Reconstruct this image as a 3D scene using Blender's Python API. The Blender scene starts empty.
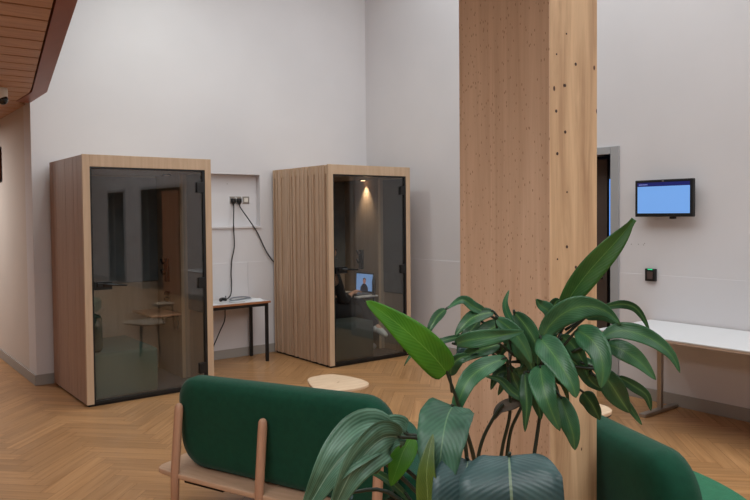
import bpy, bmesh, math, random
from mathutils import Vector, Matrix
R_ = random.Random(7)
C = bpy.context.scene.collection
PI = math.pi

# ------------------------------------------------------------------ camera
F_PX, YAW, PITCH, ROLL, CY, CAMH = 710.4058, 0.6578, 0.0314, -0.009, 236.4147, 1.6608
fw = Vector((math.sin(YAW)*math.cos(PITCH), math.cos(YAW)*math.cos(PITCH), -math.sin(PITCH)))
r0 = Vector((math.cos(YAW), -math.sin(YAW), 0)); u0 = r0.cross(fw)
RR = math.cos(ROLL)*r0 + math.sin(ROLL)*u0
UU = -math.sin(ROLL)*r0 + math.cos(ROLL)*u0
CAM = Vector((0, 0, CAMH))
def W(px, py, d):
    """a place in the room seen at that pixel, d metres in front of the camera"""
    return CAM + (RR*((px-375)/F_PX) + UU*((CY-py)/F_PX) + fw)*d
cd = bpy.data.cameras.new('camera'); cam = bpy.data.objects.new('camera', cd); C.objects.link(cam)
m = Matrix((RR, UU, -fw)).transposed().to_4x4(); m.translation = CAM
cam.matrix_world = m
cd.sensor_fit = 'HORIZONTAL'; cd.sensor_width = 36; cd.lens = F_PX/750*36
cd.shift_y = (CY-250)/750; cd.clip_start = .05
bpy.context.scene.camera = cam

# ------------------------------------------------------------------ materials
def lin(c):
    return tuple(((v/255)/12.92 if v/255 <= .04045 else ((v/255+.055)/1.055)**2.4) for v in c) + (1,)
def mat(name, col, rough=.6, metal=0, spec=.5, bump=0, bscale=200, emit=None, estr=0, var=0, vscale=3, coat=0, sheen=0):
    M = bpy.data.materials.new(name); M.use_nodes = True
    N = M.node_tree.nodes; L = M.node_tree.links; B = N['Principled BSDF']
    B.inputs['Base Color'].default_value = lin(col); B.inputs['Roughness'].default_value = rough
    B.inputs['Metallic'].default_value = metal; B.inputs['Specular IOR Level'].default_value = spec
    if coat: B.inputs['Coat Weight'].default_value = coat
    if sheen: B.inputs['Sheen Weight'].default_value = sheen; B.inputs['Sheen Roughness'].default_value = .4
    if emit: B.inputs['Emission Color'].default_value = lin(emit); B.inputs['Emission Strength'].default_value = estr
    tc = N.new('ShaderNodeTexCoord')
    if bump:
        n = N.new('ShaderNodeTexNoise'); n.inputs['Scale'].default_value = bscale; n.inputs['Detail'].default_value = 3
        L.new(tc.outputs['Object'], n.inputs['Vector'])
        b = N.new('ShaderNodeBump'); b.inputs['Strength'].default_value = bump; b.inputs['Distance'].default_value = .002
        L.new(n.outputs['Fac'], b.inputs['Height']); L.new(b.outputs['Normal'], B.inputs['Normal'])
    if var:
        n = N.new('ShaderNodeTexNoise'); n.inputs['Scale'].default_value = vscale; n.inputs['Detail'].default_value = 4
        L.new(tc.outputs['Object'], n.inputs['Vector'])
        r = N.new('ShaderNodeValToRGB')
        r.color_ramp.elements[0].position = .3; r.color_ramp.elements[1].position = .7
        r.color_ramp.elements[0].color = lin([max(0, v*(1-var)) for v in col]); r.color_ramp.elements[1].color = lin([min(255, v*(1+var)) for v in col])
        L.new(n.outputs['Fac'], r.inputs['Fac']); L.new(r.outputs['Color'], B.inputs['Base Color'])
    return M
def wood(name, c0, c1, stretch=(18, 18, 1.2), rough=.5, knots=None, fleck=None, use_rnd=False, spec=.4):
    M = bpy.data.materials.new(name); M.use_nodes = True
    N = M.node_tree.nodes; L = M.node_tree.links; B = N['Principled BSDF']
    B.inputs['Roughness'].default_value = rough; B.inputs['Specular IOR Level'].default_value = spec
    tc = N.new('ShaderNodeTexCoord'); mp = N.new('ShaderNodeMapping'); mp.inputs['Scale'].default_value = stretch
    L.new(tc.outputs['UV' if use_rnd else 'Object'], mp.inputs['Vector'])
    n = N.new('ShaderNodeTexNoise'); n.inputs['Scale'].default_value = 1; n.inputs['Detail'].default_value = 6; n.inputs['Roughness'].default_value = .6; n.inputs['Distortion'].default_value = .6
    L.new(mp.outputs['Vector'], n.inputs['Vector'])
    r = N.new('ShaderNodeValToRGB'); r.color_ramp.elements[0].position = .3; r.color_ramp.elements[1].position = .72
    r.color_ramp.elements[0].color = lin(c0); r.color_ramp.elements[1].color = lin(c1)
    L.new(n.outputs['Fac'], r.inputs['Fac']); out = r.outputs['Color']
    if use_rnd:
        at = N.new('ShaderNodeAttribute'); at.attribute_name = 'rnd'
        ad = N.new('ShaderNodeMath'); ad.operation = 'MULTIPLY_ADD'; ad.inputs[1].default_value = .26; ad.inputs[2].default_value = .88
        L.new(at.outputs['Fac'], ad.inputs[0])
        hs = N.new('ShaderNodeHueSaturation'); L.new(ad.outputs[0], hs.inputs['Value']); L.new(out, hs.inputs['Color']); out = hs.outputs['Color']
    def marks(src_scale, thr, col, out, strz=1, feather=.02):
        m2 = N.new('ShaderNodeMapping'); m2.inputs['Scale'].default_value = src_scale
        L.new(tc.outputs['Object'], m2.inputs['Vector'])
        v = N.new('ShaderNodeTexVoronoi'); v.inputs['Scale'].default_value = 1; L.new(m2.outputs['Vector'], v.inputs['Vector'])
        q = N.new('ShaderNodeValToRGB'); q.color_ramp.elements[0].position = thr; q.color_ramp.elements[1].position = thr+feather
        q.color_ramp.elements[0].color = (1, 1, 1, 1); q.color_ramp.elements[1].color = (0, 0, 0, 1)
        L.new(v.outputs['Distance'], q.inputs['Fac'])
        mx = N.new('ShaderNodeMix'); mx.data_type = 'RGBA'; mx.inputs['B'].default_value = lin(col)
        L.new(q.outputs['Color'], mx.inputs['Factor']); L.new(out, mx.inputs['A']); return mx.outputs['Result']
    if knots: out = marks(knots[0], knots[1], knots[2], out)
    if fleck: out = marks(fleck[0], fleck[1], fleck[2], out)
    L.new(out, B.inputs['Base Color'])
    return M
def glassmat(name, tint):
    M = bpy.data.materials.new(name); M.use_nodes = True
    N = M.node_tree.nodes; L = M.node_tree.links; N.remove(N['Principled BSDF'])
    t = N.new('ShaderNodeBsdfTransparent'); t.inputs['Color'].default_value = tint
    g = N.new('ShaderNodeBsdfGlossy'); g.inputs['Roughness'].default_value = 0.0; g.inputs['Color'].default_value = (1, 1, 1, 1)
    lw = N.new('ShaderNodeLayerWeight'); lw.inputs['Blend'].default_value = .5
    p = N.new('ShaderNodeMath'); p.operation = 'POWER'; p.inputs[1].default_value = 5; L.new(lw.outputs['Facing'], p.inputs[0])
    a = N.new('ShaderNodeMath'); a.operation = 'MULTIPLY_ADD'; a.inputs[1].default_value = .9; a.inputs[2].default_value = .062; L.new(p.outputs[0], a.inputs[0])
    mx = N.new('ShaderNodeMixShader'); L.new(a.outputs[0], mx.inputs[0]); L.new(t.outputs[0], mx.inputs[1]); L.new(g.outputs[0], mx.inputs[2])
    L.new(mx.outputs[0], N['Material Output'].inputs['Surface']); return M
def leafmat(name, dark, light, midrib, trans=.15, stripe=0, rough=.38, longi=False):
    """u runs across the blade (0..1), v along it"""
    M = bpy.data.materials.new(name); M.use_nodes = True
    N = M.node_tree.nodes; L = M.node_tree.links; B = N['Principled BSDF']
    B.inputs['Roughness'].default_value = rough; B.inputs['Specular IOR Level'].default_value = .45
    tc = N.new('ShaderNodeTexCoord'); sp = N.new('ShaderNodeSeparateXYZ'); L.new(tc.outputs['UV'], sp.inputs[0])
    def mth(op, a, b=None, c=None):
        x = N.new('ShaderNodeMath'); x.operation = op
        for i, v in enumerate((a, b, c)):
            if v is None: continue
            if isinstance(v, (int, float)): x.inputs[i].default_value = v
            else: L.new(v, x.inputs[i])
        return x.outputs[0]
    au = mth('ABSOLUTE', mth('SUBTRACT', sp.outputs[0], .5))           # 0 at midrib .. .5 at rim
    vein = mth('SINE', mth('MULTIPLY', mth('SUBTRACT', mth('MULTIPLY', sp.outputs[1], 1.0), mth('MULTIPLY', au, .55)), 110))
    vein = mth('MULTIPLY_ADD', vein, .5, .5)
    if longi: vein = mth('MULTIPLY_ADD', mth('SINE', mth('MULTIPLY_ADD', au, 95, mth('MULTIPLY', sp.outputs[1], 7))), .5, .5)
    n = N.new('ShaderNodeTexNoise'); n.inputs['Scale'].default_value = 14; n.inputs['Detail'].default_value = 3; L.new(tc.outputs['Object'], n.inputs['Vector'])
    f = mth('ADD', mth('MULTIPLY', vein, .26 if longi else .10), mth('MULTIPLY', n.outputs['Fac'], .88))
    r = N.new('ShaderNodeValToRGB'); r.color_ramp.elements[0].position = .25; r.color_ramp.elements[1].position = .75
    r.color_ramp.elements[0].color = lin(dark); r.color_ramp.elements[1].color = lin(light); L.new(f, r.inputs['Fac'])
    out = r.outputs['Color']
    def over(fac, col, out):
        mx = N.new('ShaderNodeMix'); mx.data_type = 'RGBA'; mx.inputs['B'].default_value = lin(col); L.new(fac, mx.inputs['Factor']); L.new(out, mx.inputs['A']); return mx.outputs['Result']
    if stripe: out = over(mth('MULTIPLY', mth('MAXIMUM', mth('MULTIPLY_ADD', au, -6.0, 1.0), 0.0), stripe), midrib, out)
    out = over(mth('MULTIPLY', mth('LESS_THAN', au, .014), .6), midrib, out)
    L.new(out, B.inputs['Base Color'])
    bp = N.new('ShaderNodeBump'); bp.inputs['Strength'].default_value = .16; bp.inputs['Distance'].default_value = .002; L.new(vein, bp.inputs['Height']); L.new(bp.outputs['Normal'], B.inputs['Normal'])
    tr = N.new('ShaderNodeBsdfTranslucent'); L.new(out, tr.inputs['Color'])
    mx = N.new('ShaderNodeMixShader'); mx.inputs[0].default_value = trans
    L.new(B.outputs[0], mx.inputs[1]); L.new(tr.outputs[0], mx.inputs[2]); L.new(mx.outputs[0], N['Material Output'].inputs['Surface'])
    return M

WALL = mat('white_paint', (214, 210, 212), .85, spec=.2, var=.012, vscale=1.2)
WALLW = mat('warm_white_paint', (208, 198, 190), .85, spec=.2, var=.012, vscale=1.2)
CEIL = mat('ceiling_paint', (222, 222, 220), .9, spec=.1)
SKIRT = mat('grey_skirting', (158, 152, 146), .6)
OAK = wood('parquet_oak', (156, 112, 70), (188, 142, 98), (1.5, 30, 1), rough=.34, use_rnd=True, spec=.45)
GAP = mat('parquet_gap', (96, 64, 40), .9)
PLY = wood('birch_veneer', (188, 158, 130), (204, 176, 148), (26, 26, 1.6), .5)
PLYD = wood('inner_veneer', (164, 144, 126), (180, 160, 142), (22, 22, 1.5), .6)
SLAT = wood('slatted_veneer', (180, 150, 124), (206, 176, 150), (34, 34, 1.2), .5)
SLATA = wood('dark_side_veneer', (160, 130, 114), (176, 146, 126), (20, 20, 1), .5)  # left booth's side veneer, darker than the right booth's
SLATAD = wood('dark_side_joint', (104, 76, 60), (116, 86, 68), (20, 20, 1), .5)
SLATD = wood('slat_groove', (120, 86, 64), (138, 100, 76), (34, 34, 1.2), .7)
GLASS = glassmat('smoked_glass', (.86, .88, .88, 1))
SHELFW = wood('shelf_wood', (176, 126, 96), (196, 148, 116), (20, 3, 20), .5)
BLACK = mat('black_metal', (16, 16, 17), .4)
BLACKP = mat('black_plastic', (14, 14, 16), .5)
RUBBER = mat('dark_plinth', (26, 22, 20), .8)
FELT = mat('grey_felt', (108, 110, 112), .95, bump=.5, bscale=300, var=.05, vscale=9)
CARPET = mat('booth_carpet', (78, 76, 76), .95, bump=.6, bscale=250)
SEATA = mat('grey_green_fabric', (74, 92, 78), .95, bump=.5, bscale=300, sheen=.1)
SEATB = mat('dark_green_fabric', (44, 62, 50), .95, bump=.5, bscale=300)
SEATG = mat('charcoal_fabric', (62, 70, 66), .95, bump=.5, bscale=300)
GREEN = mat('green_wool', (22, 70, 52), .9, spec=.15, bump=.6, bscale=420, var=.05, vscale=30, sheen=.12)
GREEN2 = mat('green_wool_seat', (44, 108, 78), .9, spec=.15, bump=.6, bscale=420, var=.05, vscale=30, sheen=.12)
ASH = wood('ash_post', (168, 126, 100), (188, 146, 118), (40, 40, 2), .5)
ASHT = wood('pale_ash_board', (206, 174, 142), (226, 198, 168), (4, 26, 20), .5)
ASHT2 = wood('darker_ash_stripe', (176, 140, 112), (192, 158, 128), (4, 26, 20), .5)
BEECH = wood('beech_column_face', (190, 158, 130), (216, 186, 158), (22, 22, .9), .55, fleck=((96, 96, 30), .15, (154, 118, 90)))
SPRUCE = wood('spruce_column_face', (170, 134, 100), (226, 194, 154), (15, 15, 1.2), .55, knots=((13, 13, 8), .065, (74, 40, 22)))
CEDAR = wood('cedar_slat', (168, 126, 98), (198, 156, 124), (3, 26, 26), .45)
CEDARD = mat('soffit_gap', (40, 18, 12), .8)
CEDARE = wood('cedar_border', (130, 68, 42), (146, 80, 52), (10, 2, 10), .4)
WHITEP = mat('white_plastic', (226, 226, 224), .4)
WHITET = mat('white_laminate', (212, 210, 211), .45)
CHROME = mat('brushed_steel', (176, 172, 168), .35, metal=.9)
DOORG = mat('grey_door_paint', (160, 160, 162), .5)
DOORB = mat('brown_door', (74, 62, 56), .5, var=.08)
DOORO = wood('orange_wood_door', (150, 88, 52), (176, 110, 70), (12, 12, 1), .4)
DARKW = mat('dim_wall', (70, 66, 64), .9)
SKIN = mat('skin', (206, 158, 132), .6)
CLOTH = mat('dark_jumper', (34, 35, 38), .95, bump=.5, bscale=200)
TROUS = mat('black_trousers', (22, 23, 26), .95)
HAIR = mat('brown_hair', (52, 36, 26), .7)
PAPER = mat('paper', (232, 232, 234), .7)
CREAM = mat('cream_socket', (220, 214, 206), .4)
SOIL = mat('soil', (48, 34, 26), 1, bump=1, bscale=60)
POT = mat('charcoal_planter', (62, 62, 62), .7, var=.06)

# ------------------------------------------------------------------ mesh helpers
def obj(name, bm, m, parent=None, smooth=False, loc=None, bevel=0, seg=2):
    me = bpy.data.meshes.new(name)
    bmesh.ops.recalc_face_normals(bm, faces=bm.faces) if not smooth == 'leaf' else None
    if smooth:
        for f in bm.faces: f.smooth = True
    bm.to_mesh(me); bm.free()
    for mm in (m if isinstance(m, (list, tuple)) else [m]): me.materials.append(mm)
    o = bpy.data.objects.new(name, me); C.objects.link(o)
    if parent is not None: o.parent = parent
    if loc: o.location = loc
    if bevel:
        b = o.modifiers.new('bevel', 'BEVEL'); b.width = bevel; b.segments = seg; b.limit_method = 'ANGLE'
        if seg > 2:
            for p in me.polygons: p.use_smooth = True
    return o
def tag(o, label=None, cat=None, group=None, kind=None):
    if label: o['label'] = label
    if cat: o['category'] = cat
    if group: o['group'] = group
    if kind: o['kind'] = kind
    return o
def thing(name, label, cat, loc=(0, 0, 0), rz=0, group=None):
    o = bpy.data.objects.new(name, None); C.objects.link(o); o.location = loc; o.rotation_euler = (0, 0, rz)
    o.empty_display_size = .1
    return tag(o, label, cat, group)
def struct(name, bm, m, parent=None, **k):
    o = obj(name, bm, m, parent, **k)
    if parent is None: o['kind'] = 'structure'
    return o
def box(bm, x0, x1, y0, y1, z0, z1, mi=0, M=None):
    vs = [bm.verts.new((x, y, z)) for x in (x0, x1) for y in (y0, y1) for z in (z0, z1)]
    if M is not None:
        for v in vs: v.co = M @ v.co
    for q in ((0, 1, 3, 2), (4, 6, 7, 5), (0, 4, 5, 1), (2, 3, 7, 6), (0, 2, 6, 4), (1, 5, 7, 3)):
        f = bm.faces.new([vs[i] for i in q]); f.material_index = mi
    return vs
def bx(*a, **k):
    bm = bmesh.new(); box(bm, *a, **k); return bm
def prism(bm, pts, z0, z1, mi=0):
    lo = [bm.verts.new((p[0], p[1], z0)) for p in pts]; hi = [bm.verts.new((p[0], p[1], z1)) for p in pts]
    n = len(pts)
    f = bm.faces.new(hi); f.material_index = mi; f = bm.faces.new(list(reversed(lo))); f.material_index = mi
    for i in range(n):
        f = bm.faces.new((lo[i], lo[(i+1) % n], hi[(i+1) % n], hi[i])); f.material_index = mi
def cr(pts, n, closed=False):
    """Catmull-Rom through pts"""
    P = [Vector(p) for p in pts]; out = []; k = len(P)
    segs = k if closed else k-1
    for s in range(segs):
        if closed: a, b, c, d = P[(s-1) % k], P[s], P[(s+1) % k], P[(s+2) % k]
        else: a, b, c, d = P[max(s-1, 0)], P[s], P[s+1], P[min(s+2, k-1)]
        for j in range(n):
            t = j/n
            out.append(.5*((2*b)+(-a+c)*t+(2*a-5*b+4*c-d)*t*t+(-a+3*b-3*c+d)*t**3))
    if not closed: out.append(P[-1])
    return out
def tube(bm, pts, rad, n=8, mi=0, cap=True):
    P = [Vector(p) for p in pts]
    rs = rad if isinstance(rad, (list, tuple)) else [rad]*len(P)
    rings = []; prev = None
    for i, p in enumerate(P):
        t = (P[min(i+1, len(P)-1)]-P[max(i-1, 0)]).normalized()
        if prev is None: a = t.orthogonal().normalized()
        else: a = (prev - t*prev.dot(t)).normalized()
        prev = a; b = t.cross(a)
        rings.append([bm.verts.new(p+(a*math.cos(2*PI*j/n)+b*math.sin(2*PI*j/n))*rs[i]) for j in range(n)])
    for i in range(len(rings)-1):
        for j in range(n):
            f = bm.faces.new((rings[i][j], rings[i][(j+1) % n], rings[i+1][(j+1) % n], rings[i+1][j])); f.material_index = mi; f.smooth = True
    if cap: bm.faces.new(list(reversed(rings[0]))); bm.faces.new(rings[-1])
def cyl(bm, x, y, z0, z1, r, n=20, r2=None, mi=0):
    tube(bm, [(x, y, z0), (x, y, z1)], [r, r if r2 is None else r2], n, mi)
def cylx(bm, p, q, r, n=16): tube(bm, [p, q], r, n)

# ------------------------------------------------------------------ the room
XR, YB, XC = 5.708, 7.561, 1.605
YN, XL, YF, ZC = -8.0, -3.6, 12.0, 5.2
# floor: herringbone parquet laid at 45 degrees
def floor():
    bm = bmesh.new(); w, L = .105, .63
    uv = bm.loops.layers.uv.new('UVMap'); rl = bm.faces.layers.float.new('rnd')
    ca = math.cos(PI/4); g = .0007
    cx, cy = 1.05, 2.0
    def plank(x0, x1, y0, y1, hor):
        mx, my = (x0+x1)/2, (y0+y1)/2
        X, Y = cx+(mx-my)*ca, cy+(mx+my)*ca
        if not (XL-.4 < X < XR+.2 and YN-.4 < Y < YF+.3) or (X > XC+.5 and Y > YB+.45): return
        x0 += g; x1 -= g; y0 += g; y1 -= g
        vs = [bm.verts.new((cx+(a-b)*ca, cy+(a+b)*ca, 0)) for a, b in ((x0, y0), (x1, y0), (x1, y1), (x0, y1))]
        f = bm.faces.new(vs); f[rl] = R_.random(); o = R_.random()*40, R_.random()*40
        for l, (a, b) in zip(f.loops, ((x0, y0), (x1, y0), (x1, y1), (x0, y1))):
            s, t = (a-x0, b-y0) if hor else (b-y0, a-x0)
            l[uv].uv = (s+o[0], t+o[1])
    K = int(24/w)
    for j in range(-14, 15):
        for i in range(-K, K):
            ox, oy = i*w+j*L, i*w-j*L
            plank(ox, ox+L, oy, oy+w, True)
            plank(ox+L, ox+L+w, oy+w-L, oy+w, False)
    vs = [bm.verts.new(p) for p in ((XL, YN, -.002), (XR+3, YN, -.002), (XR+3, YF, -.002), (XL, YF, -.002))]
    f = bm.faces.new(vs); f.material_index = 1
    me = bpy.data.meshes.new('floor'); bm.to_mesh(me); bm.free(); me.materials.append(OAK); me.materials.append(GAP)
    o = bpy.data.objects.new('floor', me); C.objects.link(o); o['kind'] = 'structure'
floor()
struct('ceiling', bx(XL-.1, XR+.1, YN-.1, YF+.1, ZC, ZC+.1), CEIL)
# main back wall with the shallow recess for the sockets; it turns an outside corner at XC and runs away
RX0, RX1, RZ0, RZ1, RD = 2.75, 4.11, 1.53, 2.14, .09
bm = bmesh.new()
box(bm, XC, RX0, YB, YB+.3, 0, ZC); box(bm, RX1, XR+.15, YB, YB+.3, 0, ZC)
box(bm, RX0, RX1, YB, YB+.3, 0, RZ0); box(bm, RX0, RX1, YB, YB+.3, RZ1, ZC); box(bm, RX0, RX1, YB+RD, YB+.3, RZ0, RZ1)
struct('wall_back', bm, WALL)
struct('wall_corridor', bx(XC, XC+.3, YB+.3, YF, 0, ZC), WALLW)
struct('wall_end', bx(XL, XC, YF, YF+.1, 0, ZC), WALLW)
struct('wall_left', bx(XL-.12, XL, YN, YF, 0, ZC), WALLW)
struct('wall_rear', bx(XL, XR, YN-.12, YN, 0, ZC), WALLW)
D1 = (3.835, 4.76, 2.19); D2 = (-3.3, -.95, 2.25); D3 = (-5.7, -4.5, 2.25)
bm = bmesh.new(); ys = YN
for a, b, z in (D3, D2, D1):
    box(bm, XR, XR+.14, ys, a, 0, ZC); box(bm, XR, XR+.14, a, b, z, ZC); ys = b
box(bm, XR, XR+.14, ys, YB, 0, ZC)
struct('wall_right', bm, WALL)
# rooms beyond the openings
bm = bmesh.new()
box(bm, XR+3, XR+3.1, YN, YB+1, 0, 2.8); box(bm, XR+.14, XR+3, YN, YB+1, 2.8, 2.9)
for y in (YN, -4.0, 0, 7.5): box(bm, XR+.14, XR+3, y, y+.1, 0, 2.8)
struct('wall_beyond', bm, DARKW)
# door frames
def door(n, d, t=.085, dep=.19, leaf=None):
    a, b, z = d; r = thing('door_%d' % n, None, None); r['kind'] = 'structure'
    bm = bmesh.new(); x0, x1 = XR-.02, XR+.16
    box(bm, x0, x1, a-t, a, 0, z+t-.015); box(bm, x0, x1, b, b+t, 0, z+t-.015); box(bm, x0, x1, a, b, z, z+t-.015)
    obj('door_frame', bm, DOORG, r, bevel=.004)
    return r
d1 = door(1, D1); d2 = door(2, D2); d3 = door(3, D3)
# the nearest door stands a little open into the room beyond
M1 = Matrix.Translation((XR+.15, D1[1]-.01, 0)) @ Matrix.Rotation(math.radians(6), 4, 'Z')
lf = obj('door_leaf', bx(0, .045, -.72, 0, .01, 2.17, M=M1), DOORB, d1, bevel=.003)
bm = bmesh.new(); p = [M1 @ Vector(v) for v in ((-.0, -.67, 1.02), (-.05, -.67, 1.02), (-.05, -.56, 1.02))]
tube(bm, p, .009, 10); obj('door_handle', bm, CHROME, lf)
obj('door_leaf', bx(XR+.05, XR+.1, -2.2, -1.3, .01, 2.2), DOORO, d2, bevel=.003)
struct('window_1', bx(XR+2.95, XR+2.99, 4.6, 7.2, 1.28, 2.12), mat('window_dusk', (60, 110, 190), .2, emit=(92, 140, 214), estr=1.3))
# skirting, groove line
def skirt(name, *boxes):
    bm = bmesh.new()
    for b in boxes: box(bm, *b)
    struct(name, bm, SKIRT, bevel=.003)
skirt('baseboard_back', (XC-.015, XR, YB-.016, YB, 0, .105))
skirt('baseboard_corridor', (XC-.016, XC, YB-.0, YF, 0, .105))
skirt('baseboard_right', (XR-.016, XR, YN, D3[0]-.085, 0, .105), (XR-.016, XR, D3[1]+.085, D2[0]-.085, 0, .105),
      (XR-.016, XR, D2[1]+.085, D1[0]-.085, 0, .105), (XR-.016, XR, D1[1]+.085, YB, 0, .105))
# thicker lining board on the lower part of the walls: its top edge is the line at 1.11 m
bm = bmesh.new()
box(bm, XC, 3.93, YB-.012, YB, .105, 1.11); box(bm, 3.935, XR, YB-.004, YB, .105, 1.11)
box(bm, XR-.004, XR, D1[1]+.085, YB-.004, .105, 1.11); box(bm, XR-.004, XR, D2[1]+.085, D1[0]-.085, .105, 1.11)
struct('trim_1', bm, WALL, bevel=.0015)
bm = bmesh.new()
box(bm, RX0, RX1+.01, YB-.018, YB+RD, RZ0-.02, RZ0+.004)
struct('trim_2', bm, WALL, bevel=.002)
# cedar slatted soffit above the camera's left
SZ = 2.774
edge = [(1.605, YB), (1.590, 6.82), (1.055, 3.85), (.52, .88), (-.36, -4.0)]
inn = [(1.482, YB), (1.482, 6.89), (.965, 3.90), (.435, .93), (-.445, -4.0)]
def xin(y, ln):
    for (xa, ya), (xb, yb) in zip(ln, ln[1:]):
        if yb <= y <= ya: return xb+(xa-xb)*(y-yb)/(ya-yb)
    return ln[0][0]
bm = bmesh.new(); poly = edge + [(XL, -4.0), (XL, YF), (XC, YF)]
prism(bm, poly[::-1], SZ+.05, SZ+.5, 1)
y = -4.0; pitch = .262
sl = -.225
while y < YF-.2:
    # each board runs out towards the border, slightly skewed to the walls
    def endx(yy):
        lo = XL+.01
        x = XC-.125 if yy > 6.9 else xin(max(min(yy, YB), -4), inn)-.012
        for _ in range(6):
            Y2 = yy
            x = XC-.004 if Y2 > 7.6 else XC-.13 if Y2 > 6.9 else xin(max(min(Y2, YB), -4), inn)-.012
        return x
    x0a, x0b = endx(y), endx(y+pitch-.028)
    prism(bm, [(XL+.01, y+.3), (x0a, y), (x0b, y+pitch-.028), (XL+.01, y+.3+pitch-.028)], SZ+.004, SZ+.049, 0)
    y += pitch
struct('ceiling', bm, [CEDAR, CEDARD])
bm = bmesh.new()
for (a, b), (c, d) in zip(zip(edge, edge[1:]), zip(inn, inn[1:])):
    prism(bm, [a, c, d, b], SZ, SZ+.5)
struct('trim_3', bm, CEDARE)

# ------------------------------------------------------------------ phone booths
def booth(name, x, y, w, d, label, seatm, seat_h, bkind, hm=2.2):
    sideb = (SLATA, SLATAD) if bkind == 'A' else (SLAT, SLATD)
    r = thing(name, label, 'phone booth', (x+w/2, y+d/2, 0), 0, 'phone booths along the back wall')
    hw, hd = w/2, d/2; F = -hd
    def B(nm, m, *a, bev=.003, par=r, **k): return obj(nm, bx(*a), m, par, bevel=bev, **k)
    B('plinth', RUBBER, -hw+.02, hw-.02, -hd+.02, hd-.02, 0, .022, bev=0)
    t = .045
    # slatted outer sides, each one mesh: backing board with vertical battens
    for s, nm in ((-1, 'side_panel'), (1, 'side_panel')):
        bm = bmesh.new(); xo = s*hw; xi = s*(hw-t)
        bd = .020 if bkind == 'B' else .012; xb = s*(hw-bd)
        box(bm, min(xi, xb), max(xi, xb), F+.03, hd-.004, .022, hm-.02, 1)
        yy = F+.034; rr = random.Random(int(x*100)+s)
        while yy < hd-.01:
            ww = rr.choice((.026, .034, .042, .05, .058)); ww = min(ww, hd-yy)
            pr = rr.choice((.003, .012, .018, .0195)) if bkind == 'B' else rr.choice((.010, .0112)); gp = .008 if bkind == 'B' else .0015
            e = s*(hw-bd+pr)
            box(bm, min(xb, e), max(xb, e), yy, yy+ww-gp, .022, hm-.004)
            yy += ww
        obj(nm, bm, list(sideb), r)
    B('rear_panel', PLY, -hw+t, hw-t, hd-.05, hd-.01, .022, hm-.02)
    B('roof_panel', PLY, -hw+.012, hw-.012, F+.03, hd-.01, hm-.10, hm-.003)
    # portal frame in front
    bm = bmesh.new(); st = .062; hd_ = .105
    box(bm, -hw, -hw+st, F, F+.03, .022, hm); box(bm, hw-st, hw, F, F+.03, .022, hm); box(bm, -hw+st, hw-st, F, F+.03, hm-hd_, hm)
    obj('front_frame', bm, PLY, r, bevel=.002)
    bm = bmesh.new()
    a = .014
    box(bm, -hw+st, -hw+st+a, F+.002, F+.04, .022, hm-hd_); box(bm, hw-st-a-.012, hw-st, F+.002, F+.04, .022, hm-hd_)
    box(bm, -hw+st+a, hw-st-a-.012, F+.002, F+.04, hm-hd_-a, hm-hd_); box(bm, -hw+st+a, hw-st-a-.012, F+.002, F+.04, .022, .045)
    obj('door_seal', bm, BLACK, r)
    # glass door, hinged right
    g = B('glass_door', GLASS, -hw+st+.018, hw-st-.032, F+.012, F+.022, .048, hm-hd_-.018, bev=0)
    for z in (1.93, 1.02, .2):
        B('hinge', BLACK, hw-st-.085, hw-st-.016, F-.006, F+.036, z-.05, z+.05, par=g)
    bm = bmesh.new(); x0 = -hw+st+.018
    box(bm, x0, x0+.15, F-.014, F+.012, 1.02, 1.09); box(bm, x0+.02, x0+.07, F-.045, F-.014, 1.05, 1.08)
    tube(bm, [(x0+.06, F-.038, 1.065), (x0+.15, F-.045, 1.062), (x0+.27, F-.045, 1.05)], [.014, .010, .007], 8)
    obj('door_handle', bm, BLACK, g)
    # lining
    il, ir, ib = -hw+t, hw-t, hd-.05
    B('floor_mat', CARPET, il, ir, F+.04, ib, .022, .03, bev=0)
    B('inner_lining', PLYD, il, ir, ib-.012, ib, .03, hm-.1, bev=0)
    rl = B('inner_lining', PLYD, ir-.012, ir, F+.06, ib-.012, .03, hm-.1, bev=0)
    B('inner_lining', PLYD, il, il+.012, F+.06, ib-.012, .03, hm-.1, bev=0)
    B('felt_panel', FELT, il+.03, ir-.05, ib-.03, ib-.012, .97, hm-.13, bev=.006)
    wf = ir-.095; yb0 = F+.43                       # the rear part of this wall is thicker and carries shelf and sockets
    B('wall_box', PLYD, wf, ir-.012, yb0, ib-.012, .03, hm-.115, bev=0)
    B('corner_strip', PLY, wf-.004, wf+.03, yb0-.006, yb0, .03, hm-.12, bev=.001)
    B('felt_panel', FELT, ir-.030, ir-.012, F+.06, yb0-.01, .72, hm-.13, bev=.006)
    B('felt_panel', FELT, il+.012, il+.03, F+.08, ib-.05, .97, hm-.13, bev=.006)
    B('ceiling_lining', PLYD, il, ir, F+.04, ib, hm-.115, hm-.10, bev=0)
    SX0, SX1, SY0, SY1, SZ0, SZ1 = wf-.31, wf-.001, yb0+.01, ib-.10, .662, .684
    sh = obj('shelf', bx(SX0, SX1, SY0, SY1, SZ0, SZ1), SHELFW if bkind == 'A' else WHITET, r, bevel=.008, seg=3)
    for yy in (SY0+.06, SY1-.1):
        bm = bmesh.new(); box(bm, wf-.14, wf-.001, yy, yy+.02, SZ0-.02, SZ0); box(bm, wf-.02, wf-.001, yy, yy+.02, SZ0-.14, SZ0-.02); obj('bracket', bm, BLACK, sh)
    ym = .02 if bkind == 'B' else .06
    bm = bmesh.new()
    for z in (.80, .86): box(bm, wf-(.02 if bkind == 'A' else .006), wf, ym+.1, ym+.19, z-.022, z+.022); bkind == 'A' and box(bm, wf-.045, wf-.02, ym+.12, ym+.16, z-.015, z+.012)
    obj('socket', bm, BLACKP, r, bevel=.004)
    bm = bmesh.new(); box(bm, wf-.03, wf, ym+.11, ym+.175, .98, 1.22)
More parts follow.
